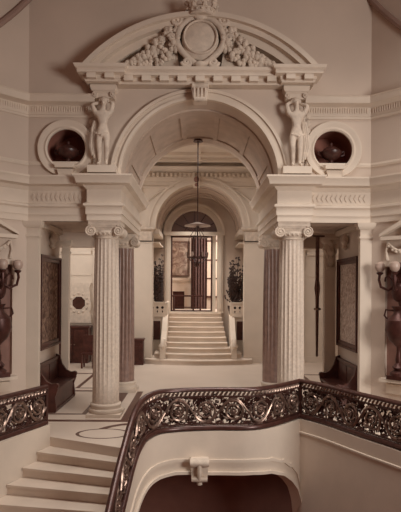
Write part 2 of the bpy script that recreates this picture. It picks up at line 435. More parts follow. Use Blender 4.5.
pt = thing('painting', 'pale mottled picture hanging above the chimneypiece in the far room', 'picture', (-.98,24.99,DZ0+1.55))
MB().box(-.5,.5,-.05,-.002,0,1.5).build('canvas', PAINT, pt, smooth=False)
m = MB(); m.box(-.56,-.5,-.08,-.002,-.06,1.56); m.box(.5,.56,-.08,-.002,-.06,1.56); m.box(-.5,.5,-.08,-.002,-.06,0); m.box(-.5,.5,-.08,-.002,1.5,1.56); m.build('picture_frame', GILT, pt, smooth=False)
def pleated(m, x0, x1, y, z0, z1, n=40, amp=.03, wf=lambda t: 1):
    vs = []; K = 14; cx = (x0+x1)/2
    for j in range(K+1):
        t = j/K; z = z0+(z1-z0)*t; w = wf(t)
        for i in range(n+1):
            s = i/n; vs.append((cx+(x0+(x1-x0)*s-cx)*w, y+amp*sin(s*n*.9), z))
    fs = [(j*(n+1)+i, j*(n+1)+i+1, (j+1)*(n+1)+i+1, (j+1)*(n+1)+i) for j in range(K) for i in range(n)]
    k = len(vs); vs2 = [(v[0],v[1]+.02,v[2]) for v in vs]; m.add(vs+vs2, fs+[tuple(q_+k for q_ in f[::-1]) for f in fs]); return m
m = MB(); pleated(m, -.36, .36, 24.3, DZ0+.02, 4.75); tag(m.build('curtain', CLOTH), 'dark full-length curtain hanging inside the far room right of the chimneypiece', 'curtain')
w = struct(bpy.data.objects.new('window_1', None)); COL.objects.link(w); w.location = (.68,24.98,DZ0)
WIN = bpy.data.materials.new('daylit_window_glass'); WIN.use_nodes = True
wb = WIN.node_tree.nodes['Principled BSDF']; wb.inputs['Emission Color'].default_value = (1,.75,.55,1); wb.inputs['Emission Strength'].default_value = .45; wb.inputs['Base Color'].default_value = (.5,.36,.27,1)
MB().box(-.3,.3,-.03,0,.6,3.1).build('pane', WIN, w, smooth=False)
m = MB()
for x in (-.33,0,.33): m.box(x-.03,x+.03,-.07,-.0,.55,3.15)
for z in (.55,1.4,2.25,3.13): m.box(-.33,.33,-.07,0,z-.03,z+.03)
m.build('window_frame', WOOD, w, smooth=False)
tb = thing('side_table', 'low dark table standing just inside the far doorway', 'table', (-.55,22.4,DZ0))
MB().box(-.55,.7,-.3,.3,.60,.66).build('table_top', WOOD, tb, smooth=False)
for x in (-.48,.62):
    for y in (-.24,.24): MB().lathe([(.025,0),(.04,.05),(.025,.1),(.035,.3),(.025,.55),(.04,.6)], (x,y,0), 10).build('leg', WOOD, tb)
MB().box(-.46,.6,-.02,.02,.14,.18).build('stretcher', WOOD, tb, smooth=False)

# ------------------------------------------------------------------ far staircase
st = thing('staircase', 'broad flight of pale marble stairs rising to the far doorway', 'staircase', (0,17.4,0))
NS = 10; R = .154
for k in range(NS):
    y = k*.355
    # widths: wide, rounded bottom steps; narrow flight above
    if k < 3: hw = (1.78,1.46,1.22)[k]; bow = .42-.06*k
    else: hw = 1.06; bow = .14
    cx = DX*(k/(NS-1))
    pts = []
    nseg = 18
    for i in range(nseg+1):
        s = -1+2*i/nseg
        pts.append((cx+hw*s, y + bow*(abs(s)**(2.4 if k >= 3 else 2.0))*(1.0)))
    yb = 3.5
    if k < 3:
        yb = .86+.02*k
        poly = pts + [(cx+hw, yb+.6), (cx-hw, yb+.6)]
    else: poly = pts + [(cx+hw, yb), (cx-hw, yb)]
    m = MB(); m.prism(poly, k*R, (k+1)*R-.035, lambda a,z,d: (a,z,d))
    nose = [(a*1.0, b_-.03) for a,b_ in pts] + poly[len(pts):]
    m.prism(nose, (k+1)*R-.035, (k+1)*R, lambda a,z,d: (a,z,d))
    m.build('step', STEP, st, smooth=False)

# flank blocks with pierced panels, scrolled cheeks
def pierced(m, x0, x1, z0, z1, y0, y1):
    w = x1-x0; h = z1-z0; holes = []
    for i in range(3):
        cx = x0+w*(i+.5)/3
        holes.append(circ(cx, z0+h*.66, min(w/6,h*.3)*.55, 10)); holes.append([(cx-w*.055,z0+h*.36),(cx,z0+h*.16),(cx+w*.055,z0+h*.36),(cx,z0+h*.44)])
    pl = plate([(x0,z0),(x1,z0),(x1,z1),(x0,z1)], holes, y0, y1); m.add(pl.v, pl.f)
for sx, side in ((-1,'left'),(1,'right')):
    t = thing('stair_parapet', 'pale stone parapet with pierced panel and scrolled end on the %s of the far stairs' % side, 'parapet', (0,19.2,0), 0, 'parapets flanking the far stairs')
    m = MB(); a, b = sorted((sx*1.20, sx*1.74)); m.box(a,b,0,1.45,.0,1.50); m.build('block', STONE, t, smooth=False)
    m = MB(); pierced(m, a, b, 1.52, 1.94, -.02, .05); m.build('pierced_panel', STONE, t, smooth=False)
    m = MB(); m.box(a-.02,b+.02,-.06,.10,1.94,2.0); m.build('coping', STONE, t, smooth=False)
    m = MB(); m.box(a-.02,b+.02,-.06,.10,1.47,1.53); m.build('lower_moulding', STONE, t, smooth=False)
    m = MB(); xx = sorted((sx*1.36, sx*1.60)); m.box(xx[0],xx[1],-.02,.005,.66,1.32); m.build('grille', WOOD, t, smooth=False)
    # sloping cheek following the flight
    cx = sx*1.42 if sx > 0 else -1.50
    prof = [(-1.42,0),(-1.42,.46),(-1.32,.60),(-1.15,.70),(-.9,.80),(-.6,1.0),(-.2,1.36),(0,1.5),(.3,1.54),(.3,0)]
    m = MB(); m.prism([(y, z) for y, z in prof], min(sx*1.09,sx*1.27), max(sx*1.09,sx*1.27), lambda a_, z_, d_: (d_, a_, z_))
    m.build('cheek', STONE, t, smooth=False)
    m = MB(); pts = []
    for i in range(30):
        a_ = i/29*3.6*pi; r = .24*(1-i/34); pts.append((sx*1.18, -1.25-r*cos(a_), .56+r*sin(a_)))
    m.tube(pts, .075, 8); m.ball((sx*1.18,-1.25,.56), (.14,.1,.1)); m.build('scroll', STONE, t)
    m = MB(); a, b = sorted((sx*1.12,sx*1.20)); m.prism([(0.05,1.46),(1.45,1.5),(1.45,2.0),(.05,1.98)], a, b, lambda a_,z_,d_: (d_,a_,z_)); m.build('upper_rail', STONE, t, smooth=False)

# palms behind the parapets
for sx, side in ((-1,'left'),(1,'right')):
    px_ = -1.46 if sx < 0 else 1.29
    t = thing('potted_palm', 'dark bushy potted palm behind the pierced parapet on the %s of the stairs' % side, 'plant', (px_,19.62,1.505), 0, 'potted palms by the far stairs')
    b = MB(); b.lathe([(.17,0),(.22,.22),(.24,.30),(.24,.36),(.2,.36)], n=18); b.build('pot', POT, t)
    rnd = random.Random(3+sx)
    for i in range(62):
        a = rnd.uniform(0, 2*pi); L = rnd.uniform(.5,2.1); lean = rnd.uniform(.08,.5)
        pts = []
        for j in range(8):
            s = j/7; r = min(lean*s*1.2, .16 if sx < 0 else .34)
            pts.append((r*cos(a)-sx*.0, r*sin(a)*.7, .34+L*s*(1-.42*s*lean*2)))
        m = MB(); m.tube(pts, lambda u: .014*(1-u)+.004, 5)
        for j in range(2,8):
            p = pts[j]
            for sg in (-1,1):
                e = (p[0]+sg*sin(a)*.13*(1.1-j/9), p[1]-sg*cos(a)*.1, p[2]-.07+.05*rnd.random())
                mid = ((p[0]+e[0])/2, (p[1]+e[1])/2, (p[2]+e[2])/2+.03)
                m.tube([p, mid, e], lambda u: .036*(1-u)*(.5+u*1.5)+.005, 4)
        m.build('frond', LEAF, t)

# chest left of the far stairs
t = thing('wooden_chest', 'dark upright wooden chest against the pier left of the far stairs', 'chest', (-2.0,17.65,0))
m = MB(); m.box(-.21,.21,-.2,.2,.06,.78); m.build('body', WOOD, t, smooth=False)
m = MB(); m.box(-.235,.235,-.225,.225,.78,.84); m.build('lid', WOOD, t, smooth=False)
m = MB(); m.box(-.225,.225,-.215,.215,0,.07); m.build('plinth', WOOD, t, smooth=False)
m = MB(); m.box(-.15,.15,-.215,-.195,.16,.68); m.box(-.1,.1,-.225,-.21,.24,.6); m.build('front_panel', WOOD, t, smooth=False)

# ------------------------------------------------------------------ columns
def column(label, loc, shaftmat, flutes=20):
    t = thing('column', label, 'column', loc, 0, None)
    m = MB(); m.box(-.33,.33,-.33,.33,0,.06)
    m.lathe([(.325,.06),(.335,.09),(.325,.13),(.295,.14),(.29,.17),(.30,.19),(.305,.215),(.295,.235),(.27,.245)], n=40); m.build('base', STONE, t, angle=50)
    prof = []
    for i in range(13):
        s = i/12; z = .24+s*3.24; r = .262-.03*s*s
        prof.append((r, z))
    def fl(a, z):
        if z < .3 or z > 3.42: return 1.0
        k = (a*flutes/(2*pi)) % 1.0
        dep = .085 if z > 1.0 else .03
        return 1-dep*max(0, sin(pi*k))**.7 if .08 < k < .92 else 1.0
    m = MB(); m.lathe(prof, n=flutes*8, rmod=fl); m.build('shaft', shaftmat, t, angle=25)
    c = MB(); c.lathe([(.235,3.44),(.255,3.46),(.235,3.49),(.24,3.50),(.285,3.56),(.28,3.60)], n=36)
    for i in range(20):
        a = 2*pi*i/20; c.ball((.262*cos(a), .262*sin(a), 3.545), (.028,.028,.04), 6, 5)
    c.box(-.31,.31,-.31,.31,3.70,3.78); c.box(-.285,.285,-.285,.285,3.655,3.70)
    c.box(-.24,.24,-.25,.25,3.56,3.66)
    c.build('capital', CARVED, t, angle=40)
    for sx in (-1, 1):
        v = MB(); cx = sx*.265; cz = 3.585
        v.lathe([(.085,-.29),(.10,-.27),(.085,-.2),(.07,0),(.085,.2),(.10,.27),(.085,.29)], (cx,0,cz), 20, axis='y')
        for fy in (-1,1):
            pts = []
            for i in range(26):
                a = i/25*2.5*2*pi*.9; r = .105*(1-i/28); pts.append((cx-sx*r*sin(-a+.2), fy*.295, cz+r*cos(a-.2)))
            v.tube(pts, .014, 5); v.ball((cx,fy*.29,cz), .024, 8, 6)
        v.build('volute', CARVED, t, angle=40)
    return t
column('pale fluted stone column in front on the left of the arch', (-1.82,10.65,0), SHAFT)
column('pale fluted stone column in front on the right of the arch behind the railing', (1.82,10.65,0), SHAFT)
column('dark marble fluted column behind the left front column', (-1.82,13.15,0), DARKSHAFT)
column('dark marble fluted column behind the right front column', (1.82,13.15,0), DARKSHAFT)

# pilasters
def pilaster(label, loc, w, d, h, mt=STONE, carved=False, rz=0):
    t = thing('pilaster', label, 'pilaster', loc, rz)
    m = MB(); m.box(-w/2-.03,w/2+.03,-d-.03,-.002,0,.16); m.box(-w/2-.015,w/2+.015,-d-.015,-.002,.16,.22); m.build('base', mt, t, smooth=False)
    m = MB(); m.box(-w/2,w/2,-d,-.002,.2,h-.26); m.build('shaft', mt, t, smooth=False)
    m = MB(); ch = .5 if carved else .26
    m.box(-w/2-.02,w/2+.02,-d-.02,-.002,h-ch-.04,h-ch); m.box(-w/2,w/2,-d,-.002,h-ch,h-.1)
    ov = 1.7 if carved else 1.0
    m.sweep([(0,h-.14),(.03*ov,h-.12),(.06*ov,h-.07),(.07*ov,h-.0),(0,h-.0)], [(-w/2,-.002),(-w/2,-d),(w/2,-d),(w/2,-.002)]); m.box(-w/2,w/2,-d,-.002,h-.14,h-.001)
    if carved:
        for i in range(5):
            x = -w/2+w*(i+.5)/5; m.prism([(x-w*.09,h-.46),(x+w*.09,h-.46),(x+w*.1,h-.3),(x,h-.18),(x-w*.1,h-.3)], -d-.03, -d, XZ); m.prism([(x-w*.03,h-.44),(x+w*.03,h-.44),(x+w*.03,h-.3),(x,h-.24),(x-w*.03,h-.3)], -d-.05, -d-.03, XZ)
    m.build('capital', CARVED if carved else mt, t, angle=30); return t
pilaster('narrow pale pilaster at the left edge of the left side opening', (-3.235,10.62,0), .25, .14, 3.78)
pilaster('narrow pale pilaster at the right edge of the right side opening', (3.255,10.62,0), .25, .14, 3.78)
pilaster('slim pale pilaster at the far end of the left aisle wall beyond the bench', (-3.15,12.88,0), .17, .16, 3.6)
rp = pilaster('slim pale pilaster at the far end of the right aisle wall beside the curtain', (3.10,12.9,0), .26, .16, 3.7)
for sx, s in ((-1,'left'),(1,'right')):
    pilaster('broad pale pier with carved capital on the %s of the far stairs' % s, (sx*1.90-.02,PY,0), .70, .16, ZB, STONE, True)
    pilaster('pale door jamb pilaster on the back wall of the %s aisle' % s, (sx*3.46,PY,0), .2, .1, 3.9)

# ------------------------------------------------------------------ statues (skin figures)
def skin(name, verts, edges, radii, root, mt, parent, lvl=2):
    me = bpy.data.meshes.new(name); me.from_pydata(verts, edges, []); me.update()
    o = bpy.data.objects.new(name, me); COL.objects.link(o)
    md = o.modifiers.new('s', 'SKIN'); md.use_smooth_shade = True
    sv = me.skin_vertices[0].data
    for i, r in enumerate(radii): sv[i].radius = r if isinstance(r, tuple) else (r, r); sv[i].use_root = (i == root)
    ms = o.modifiers.new('u', 'SUBSURF'); ms.levels = lvl; ms.render_levels = lvl
    dg = bpy.context.evaluated_depsgraph_get()
    m2 = bpy.data.meshes.new_from_object(o.evaluated_get(dg)); m2.name = name
    m2.materials.clear(); m2.materials.append(mt); m2.polygons.foreach_set('use_smooth', [True]*len(m2.polygons))
    bpy.data.objects.remove(o); bpy.data.meshes.remove(me)
    n_ = bpy.data.objects.new(name, m2); COL.objects.link(n_); n_.parent = parent
    return n_
def figure(label, loc, mir=1):
    t = thing('caryatid_statue', label, 'statue', loc, 0, None)
    V = []; E = []; Rr = []
    def v(p, r, par=None):
        V.append((p[0]*mir, p[1], p[2])); Rr.append(r)
        if par is not None: E.append((par, len(V)-1))
        return len(V)-1
    pel = v((0.01,0,.66), (.105,.085)); 
    wa = v((.0,0,.79), (.088,.072), pel); ch = v((-.01,-.01,.95), (.125,.085), wa); nb = v((-.01,0,1.06), (.075,.06), ch)
    ne = v((0,-.005,1.115), .042, nb); h1 = v((.01,-.025,1.175), (.066,.070), ne); h2 = v((.015,-.02,1.255), (.064,.072), h1)
    nose = v((.01,-.095,1.195), .012, h1)
    for s, kn, an in ((-1,(-.07,-.03,.36),(-.065,.0,.07)), (1,(.085,-.08,.38),(.06,-.0,.08))):
        hp = v((s*.07,0,.58), .082, pel); k = v(kn, .054, hp); cf = v(((kn[0]+an[0])/2,(kn[1]+an[1])/2+.015,(kn[2]+an[2])/2+.05), .052, k); a_ = v(an, .032, cf); v((an[0]+s*.02, an[1]-.10, .035), .028, a_)
    # arms raised behind the head, and one to the bracket above
    for s, el, ha in ((-1,(-.21,-.03,1.17),(-.07,.05,1.24)), (1,(.19,-.02,1.20),(.07,.05,1.28))):
        sh = v((s*.15,0,1.03), .056, ch); e = v(el, .042, sh); w_ = v(ha, .028, e)
        pa = v((ha[0]-s*.035, ha[1], ha[2]+.02), .026, w_)
        for j in range(4): 
            b = v((ha[0]-s*(.07+.004*j), ha[1]-.03+.02*j, ha[2]+.035), .009, pa); v((ha[0]-s*.095, ha[1]-.03+.02*j, ha[2]+.015-.004*j), .008, b)
        v((ha[0]-s*.03, ha[1]-.035, ha[2]+.045), .009, pa)
    skin('body', V, E, Rr, 0, CARVED, t)
    m = MB(); m.ball((.015*mir,.012,1.262), (.082,.08,.072), 12, 8)
    for i in range(9):
        a = pi*(i/8); m.ball((.015*mir+.078*cos(a), -.0, 1.25+.06*sin(a)), .028, 8, 6)
    m.build('hair', CARVED, t)
    m = MB()
    for i in range(3):
        x0 = -.15-.035*i
        m.tube([(mir*(x0+.05),.07,1.05-.08*i),(mir*(x0+.01),.06,.75),(mir*(x0-.02),.07,.4),(mir*(x0+.02),.06,.12+.05*i)], lambda u: .038-.012*sin(u*7), 7)
    m.tube([(mir*-.14,-.01,.63),(mir*-.02,-.085,.58),(mir*.10,-.05,.63)], .028, 7)
    m.build('drapery', CARVED, t)
    return t
figure('carved stone caryatid with raised arms left of the main arch', (-1.84,10.28,4.80), 1)
figure('carved stone caryatid with raised arms right of the main arch', (1.84,10.28,4.80), -1)
for sx, s in ((-1,'left'),(1,'right')):
    m = MB(); m.box(sx*1.84-.27,sx*1.84+.27,10.13,WY,4.665,4.80)
    tag(m.build('plinth', STONE, smooth=False), 'plain stone plinth under the %s caryatid' % s, 'plinth')
    t = thing('bracket', 'carved stone bracket above the head of the %s caryatid' % s, 'bracket', (sx*1.84,WY,6.12))
    m = MB(); m.box(-.2,.2,-.18,-.001,0,.12); m.sweep([(0,.12),(.03,.14),(.05,.20),(.05,.235),(0,.235)], [(-.2,-.001),(-.2,-.2),(.2,-.2),(.2,-.001)]); m.box(-.2,.2,-.2,-.001,.11,.234); m.build('block', STONE, t, smooth=False)
    m = MB()
    for k in (-1,1): m.lathe([(.05,-.05),(.055,0),(.05,.05)], (k*.17,-.17,.06), 14, axis='y'); m.ball((k*.17,-.225,.06), .02)
    m.build('volutes', CARVED, t)
    # scrolled side strip beside the figure, along the arch
    m = MB()
    for k in range(7):
        z = 4.95+k*.15; m.ball((sx*1.50+sx*.0, WY-.03, z) if False else (sx*(2.10-.0), WY-.03, z), (.05,.03,.07), 8, 6)
    tag(m.build('carved_drop', CARVED), 'narrow carved foliage drop on the wall beside the %s caryatid' % s, 'carving')

# ------------------------------------------------------------------ pediment
t = thing('pediment', 'large segmental stone pediment with modillions crowning the main arch', 'pediment', (0,WY,6.36))
def L(z): return z-6.36
m = MB()
PP = [(0,L(6.36)),(.03,L(6.36)),(.04,L(6.40)),(.06,L(6.41)),(.06,L(6.47)),(.16,L(6.49)),(.16,L(6.55)),(.20,L(6.58)),(.22,L(6.63)),(0,L(6.66))]
m.sweep(PP, [(-2.12,-.002),(-2.12,-.36),(-1.56,-.36),(-1.56,-.22),(1.56,-.22),(1.56,-.36),(2.12,-.36),(2.12,-.002)]); m.box(-2.119,2.119,-.22,-.002,L(6.365),L(6.655)); m.box(-2.119,-1.561,-.359,-.2,L(6.365),L(6.655)); m.box(1.561,2.119,-.359,-.2,L(6.365),L(6.655)); m.build('cornice', STONE, t, angle=25)
for i in range(13):
    x = -2.02+i*4.04/12; yo = -.13 if abs(x) > 1.5 else 0; MB().box(x-.085,x+.085,-.375+yo,-.27+yo,L(6.39),L(6.487)).build('modillion', STONE, t, smooth=False)
a0 = math.asin((6.66-4.72)/2.95)
m = MB(); m.arc_band(0, L(4.72), 2.86, 2.95, a0, pi-a0, -.44, -.002, 60); m.arc_band(0, L(4.72), 2.76, 2.86, a0-.03, pi-a0+.03, -.34, -.002, 60); m.arc_band(0, L(4.72), 2.62, 2.76, a0+.03, pi-a0-.03, -.20, -.002, 60)
m.build('arched_cornice', STONE, t, angle=25)
m = MB(); 
m.arc_band(0, L(4.72), 2.44, 2.47, a0+.14, pi-a0-.14, -.04, -.002, 60); m.build('tympanum_moulding', STONE, t)

c = thing('cartouche', 'carved stone shield cartouche with crown at the centre of the pediment', 'cartouche', (0.0,10.2,6.68))
m = MB(); m.ball((0,0,.47), (.31,.10,.36), 28, 14); m.build('shield', CARVED, c)
m = MB(); pts = [(.39*cos(2*pi*i/40)*(1.0-.45*max(0,-sin(2*pi*i/40))**1.5), -.03, .45+.43*sin(2*pi*i/40)) for i in range(40)]
m.tube(pts, .055, 8, closed=True)
pts2 = [(.27*cos(2*pi*i/40), -.075, .50+.29*sin(2*pi*i/40)) for i in range(40)]; m.tube(pts2, .025, 6, closed=True)
for sx in (-1,1):
    for (cx, cz, r, tn) in ((.40,.80,.12,1),(.22,.06,.085,-1),(.47,.50,.06,1)):
        p = []
        for i in range(22):
            a = i/21*3.2*pi; rr = r*(1-i/24); p.append((sx*(cx+rr*cos(a)), -.05, cz+tn*rr*sin(a)))
        m.tube(p, .034, 7)
m.ball((0,-.08,.88), (.13,.07,.09)); m.ball((0,-.06,.02), (.10,.07,.06))
m.build('scroll_frame', CARVED, c, angle=60)
c.scale = (1.14,1.0,1.06)
cr = bpy.data.objects.new('crown', None); COL.objects.link(cr); cr.parent = c; cr.scale = (1,1,.85); cr.location = (.02,-.05,.87)
m = MB(); m.lathe([(.20,-.02),(.225,.0),(.225,.03),(.21,.04),(.215,.08),(.23,.09),(.23,.11)], n=28)
for i in range(16): m.ball((.22*cos(2*pi*i/16),.22*sin(2*pi*i/16),.06), .022, 6, 5)
m.build('band', CARVED, cr)
for i in range(8):
    a = 2*pi*i/8+.2; x, y = .225*cos(a), .225*sin(a)
    m = MB(); m.tube([(x,y,.1),(x*1.06,y*1.06,.16),(x*1.1,y*1.1,.22)], lambda u: .05*(1-.5*u), 7); m.ball((x*1.1,y*1.1,.24), .048, 8, 6); m.ball((x*1.08-y*.16,y*1.08+x*.16,.20), .032, 8, 6); m.ball((x*1.08+y*.16,y*1.08-x*.16,.20), .032, 8, 6); m.build('crown_point', CARVED, cr)
m = MB(); m.ball((0,0,.10), (.19,.19,.12), 14, 8); m.build('cap', CARVED, cr)
for sx, s in ((-1,'left'),(1,'right')):
    t = thing('fruit_garland', 'heavy carved garland of fruit and leaves on the %s of the shield' % s, 'garland', (sx*.5,10.36,6.68), 0, 'fruit garlands in the pediment')
    m = MB(); rnd = random.Random(11)
    for i in range(230):
        s_ = rnd.random()**1.2; x = -.08+.98*s_; top = .78*(1-s_)**1.15+.10; lo = max(.03, .30*(1-s_*3))
        z = rnd.uniform(lo, top); r = rnd.uniform(.028,.062)
        m.ball((sx*x, -.06-.14*(1-s_)*rnd.random()-.04*rnd.random(), z), (r,r*.9,r), 8, 6)
    m.prism([(sx*-.1,.05),(sx*.85,.02),(sx*.85,.10),(sx*.4,.36),(sx*.0,.78)], -.06, .08, XZ)
    m.build('fruit', CARVED, t)
    m = MB()
    for i in range(16):
        s_ = i/15; x = -.1+.75*s_; z = .78*(1-s_)**.95+.12
        m.tube([(sx*x,-.02,z-.05),(sx*(x+.04),-.09,z+.03),(sx*(x+.10),-.05,z+.05)], lambda u: .05*sin(pi*min(.95,u+.15))+.008, 6, flat=.5)
    m.tube([(sx*-.12,-.05,.86),(sx*.02,-.10,.80),(sx*.10,-.10,.66),(sx*.22,-.1,.54)], .06, 8)
    m.build('leaves', CARVED, t)
k = thing('keystone', 'carved scroll keystone at the crown of the main arch under the pediment', 'keystone', (0,WY,6.06))
m = MB(); m.prism([(-.13,0),(.13,0),(.17,.30),(-.17,.30)], -.26, -.001, XZ); m.build('block', STONE, k, smooth=False)
m = MB()
for i in range(4): m.box(-.12+i*.07,-.09+i*.07,-.30,-.26,.03,.25)
m.lathe([(.045,-.15),(.05,0),(.045,.15)], (0,-.27,.27), 14, axis='x'); m.lathe([(.04,-.11),(.045,0),(.04,.11)], (0,-.27,.02), 14, axis='x'); m.build('scroll', CARVED, k)

# ------------------------------------------------------------------ oculi with urns
for sx, s in ((-1,'left'),(1,'right')):
    t = thing('oculus_frame', 'round moulded stone frame of the %s oculus recess' % s, 'round window frame', (sx*OCX,WY,OCZ), 0, 'round oculus frames')
    m = MB(); vs = []; prof = [(.37,.0),(.37,-.05),(.40,-.07),(.43,-.05),(.45,-.05),(.50,-.08),(.545,-.08),(.56,-.03),(.56,0)]
    nn = 56
    for (r, y) in prof:
        for i in range(nn): vs.append((r*cos(2*pi*i/nn), y, r*sin(2*pi*i/nn)))
    fs = [(a*nn+i, a*nn+(i+1) % nn, (a+1)*nn+(i+1) % nn, (a+1)*nn+i) for a in range(len(prof)-1) for i in range(nn)]
    m.add(vs, fs); m.build('ring', STONE, t, angle=40)
    m = MB(); vs = []; fs = []
    for y in (.0,.62):
        for i in range(nn): vs.append((.395*cos(2*pi*i/nn), y, .395*sin(2*pi*i/nn)))
    fs = [(i,(i+1) % nn,nn+(i+1) % nn,nn+i) for i in range(nn)] + [tuple(range(nn,2*nn))]
    m.add(vs, fs); m.build('recess', OCUL, t)
    m = MB(); m.box(-.18,.18,-.20,.30,-.40,-.325); m.prism([(-.15,-.42),(.15,-.42),(.11,-.58),(-.11,-.58)], -.15, -.001, XZ); m.box(-.13,.13,-.16,-.001,-.61,-.58); m.build('bracket', STONE, t, smooth=False)
    u = thing('urn', 'dark stone urn standing inside the %s oculus' % s, 'urn', (sx*OCX,10.62,OCZ-.215), 0, 'urns in the oculi')
    m = MB(); m.lathe([(.10,-.09),(.10,-.04),(.045,.0),(.045,.04),(.11,.07),(.18,.12),(.21,.18),(.215,.21),(.18,.23)], n=32); m.build('bowl', URNM, u)
    m = MB(); m.lathe([(.185,.225),(.16,.26),(.10,.30),(.04,.325),(.025,.35),(.035,.375),(.015,.40)], n=28); m.build('lid', URNM, u)
    for k in (-1,1):
        m = MB(); m.tube([(k*.20,0,.20),(k*.25,0,.22),(k*.26,0,.16),(k*.19,0,.13)], .018, 8); m.build('handle', URNM, u)

# ------------------------------------------------------------------ left descending stairs
EDG = [((-2.60,9.08),(-1.16,8.42)),((-2.72,8.78),(-1.14,8.20)),((-2.86,8.46),(-1.14,7.97)),((-2.94,8.14),(-1.15,7.74)),((-3.02,7.80),(-1.17,7.50)),((-3.1,7.44),(-1.19,7.24)),((-3.2,7.05),(-1.20,6.97)),((-3.25,6.7),(-1.2,6.68)),((-3.3,6.35),(-1.2,6.36)),((-3.3,6.0),(-1.2,6.0))]
sl = thing('staircase', 'pale stone steps going down at the lower left beside the bronze railing', 'staircase', (-2,8,0))
def xat(path, y, d):
    P_ = sorted((p[1], p[0]) for p in path if p[0] < -.7)
    y = max(y, 5.5)
    for (ya, xa), (yb, xb) in zip(P_, P_[1:]):
        if y <= yb: return xa+(xb-xa)*(y-ya)/((yb-ya) or 1)+d
    return P_[-1][1]+d
def ext(e):
    (x0,y0),(x1,y1) = e; g = (y1-y0)/(x1-x0); xl, xr = x0, x1
    for _ in range(6):
        xl = xat(LEFT, y0+g*(xl-x0), .085); xr = xat(MAIN, y1+g*(xr-x1), -.125)
    return (xl, y0+g*(xl-x0)), (xr, y1+g*(xr-x1))
for k in range(len(EDG)-1):
    A0, A1 = ext(EDG[k]); B0, B1 = ext(EDG[k+1]); z = -.155*(k+1)
    nx, ny = -.2, -.9
    poly = [(A0[0]+2,A0[1]-8),(A1[0]+2,A1[1]-8),(B1[0]+2,B1[1]-8-.035),(B0[0]+2,B0[1]-8-.035)]
    m = MB(); m.prism(poly, z-.04, z, lambda a,b_,d_: (a,b_,d_))
    poly2 = [(A0[0]+2,A0[1]-8-.001),(A1[0]+2,A1[1]-8-.001),(B1[0]+2,B1[1]-8),(B0[0]+2,B0[1]-8)]
    m.prism(poly2, z-.30, z-.04, lambda a,b_,d_: (a,b_,d_))
    m.build('step', STEP, sl, smooth=False)

# ------------------------------------------------------------------ string walls under the railings
ARCH = [(-1.3,-3),(-1.12,-1.2),(-1.0,-.72),(-.8,-.60),(-.4,-.58),(.24,-.62),(.9,-.62),(1.2,-.66),(1.45,-.78),(1.62,-.95),(1.75,-1.15),(1.83,-1.4),(1.88,-1.8),(2,-2.2)]
def lerp(tab, x):
    for (a, va), (b, vb) in zip(tab, tab[1:]):
        if x <= b: return va+(vb-va)*max(0,(x-a))/(b-a)
    return tab[-1][1]
def offs(path, d):
    o = []; N_ = len(path)
    for i, p in enumerate(path):
        a, b = path[max(i-1,0)], path[min(i+1,N_-1)]
        dx, dy = b[0]-a[0], b[1]-a[1]; l = math.hypot(dx,dy) or 1
        o.append((p[0]+dy/l*d, p[1]-dx/l*d, p[2]))
    return o
FINE = catmull(MAIN, 3)
def edgez(p):
    x, y, dr = p
    if y < 8.75 and x < -.6: 
        s = (8.75-y); return min(-.60-.10*s-.35*s*s, dr-.42)
    return lerp(ARCH, x)
def stringwall(path, ztop, zbot, thick=.22, front=.05):
    m = MB(); fo = offs(path, front); bo = offs(path, -thick); vs = []; fs = []
    for i, p in enumerate(path):
        zt = ztop+p[2]; zb = zbot(p)
        vs += [(fo[i][0],fo[i][1],zt),(fo[i][0],fo[i][1],zb),(bo[i][0],bo[i][1],zb),(bo[i][0],bo[i][1],zt)]
    for i in range(len(path)-1):
        for k in range(4):
            k2 = (k+1) % 4; fs.append((i*4+k,i*4+k2,i*4+4+k2,i*4+4+k))
    fs += [(0,1,2,3),((len(path)-1)*4+3,(len(path)-1)*4+2,(len(path)-1)*4+1,(len(path)-1)*4)]
    return m.add(vs, fs)
struct(stringwall(FINE, .10, edgez, .12).build('wall_stairwell', STONE, angle=40))
# archivolt band on the string wall
fo = offs(FINE, .05); fo2 = offs(FINE, .085)
m = MB()
for (o0, o1, th) in ((.0,.05,.10),(.20,.25,.075)):
    vs = []; fs = []; fa = offs(FINE, .05); fb = offs(FINE, th)
    rows = []
    for i, p in enumerate(FINE):
        z = edgez(p)
        if z < -2.6: continue
        # width grows as the edge steepens
        j0, j1 = max(i-1,0), min(i+1,len(FINE)-1)
        ds = math.hypot(FINE[j1][0]-FINE[j0][0], FINE[j1][1]-FINE[j0][1]); g = abs(edgez(FINE[j1])-edgez(FINE[j0]))/(ds or 1)
        kf = min(sqrt(1+g*g), 1.5)
        rows.append((fa[i],fb[i],z+o0*kf,z+o1*kf))
    for a, b, z0, z1 in rows: vs += [(a[0],a[1],z0),(b[0],b[1],z0),(b[0],b[1],z1),(a[0],a[1],z1)]
    for i in range(len(rows)-1):
        for k in range(4): fs.append((i*4+k,i*4+(k+1) % 4,i*4+4+(k+1) % 4,i*4+4+k))
    m.add(vs, fs)
struct(m.build('trim_%d' % n, STONE, angle=40)); n += 1
struct(stringwall(RIGHT, .10, lambda p: -3.4).build('wall_well_right', STONE, angle=40))
m = MB(); m.sweep([(.04,-.17),(.07,-.16),(.07,-.13),(.04,-.12)], RIGHT); struct(m.build('trim_%d' % n, STONE)); n += 1
struct(stringwall(LEFT, .10, lambda p: -2.6, .2, .08).build('wall_well_left', STONE, angle=40))

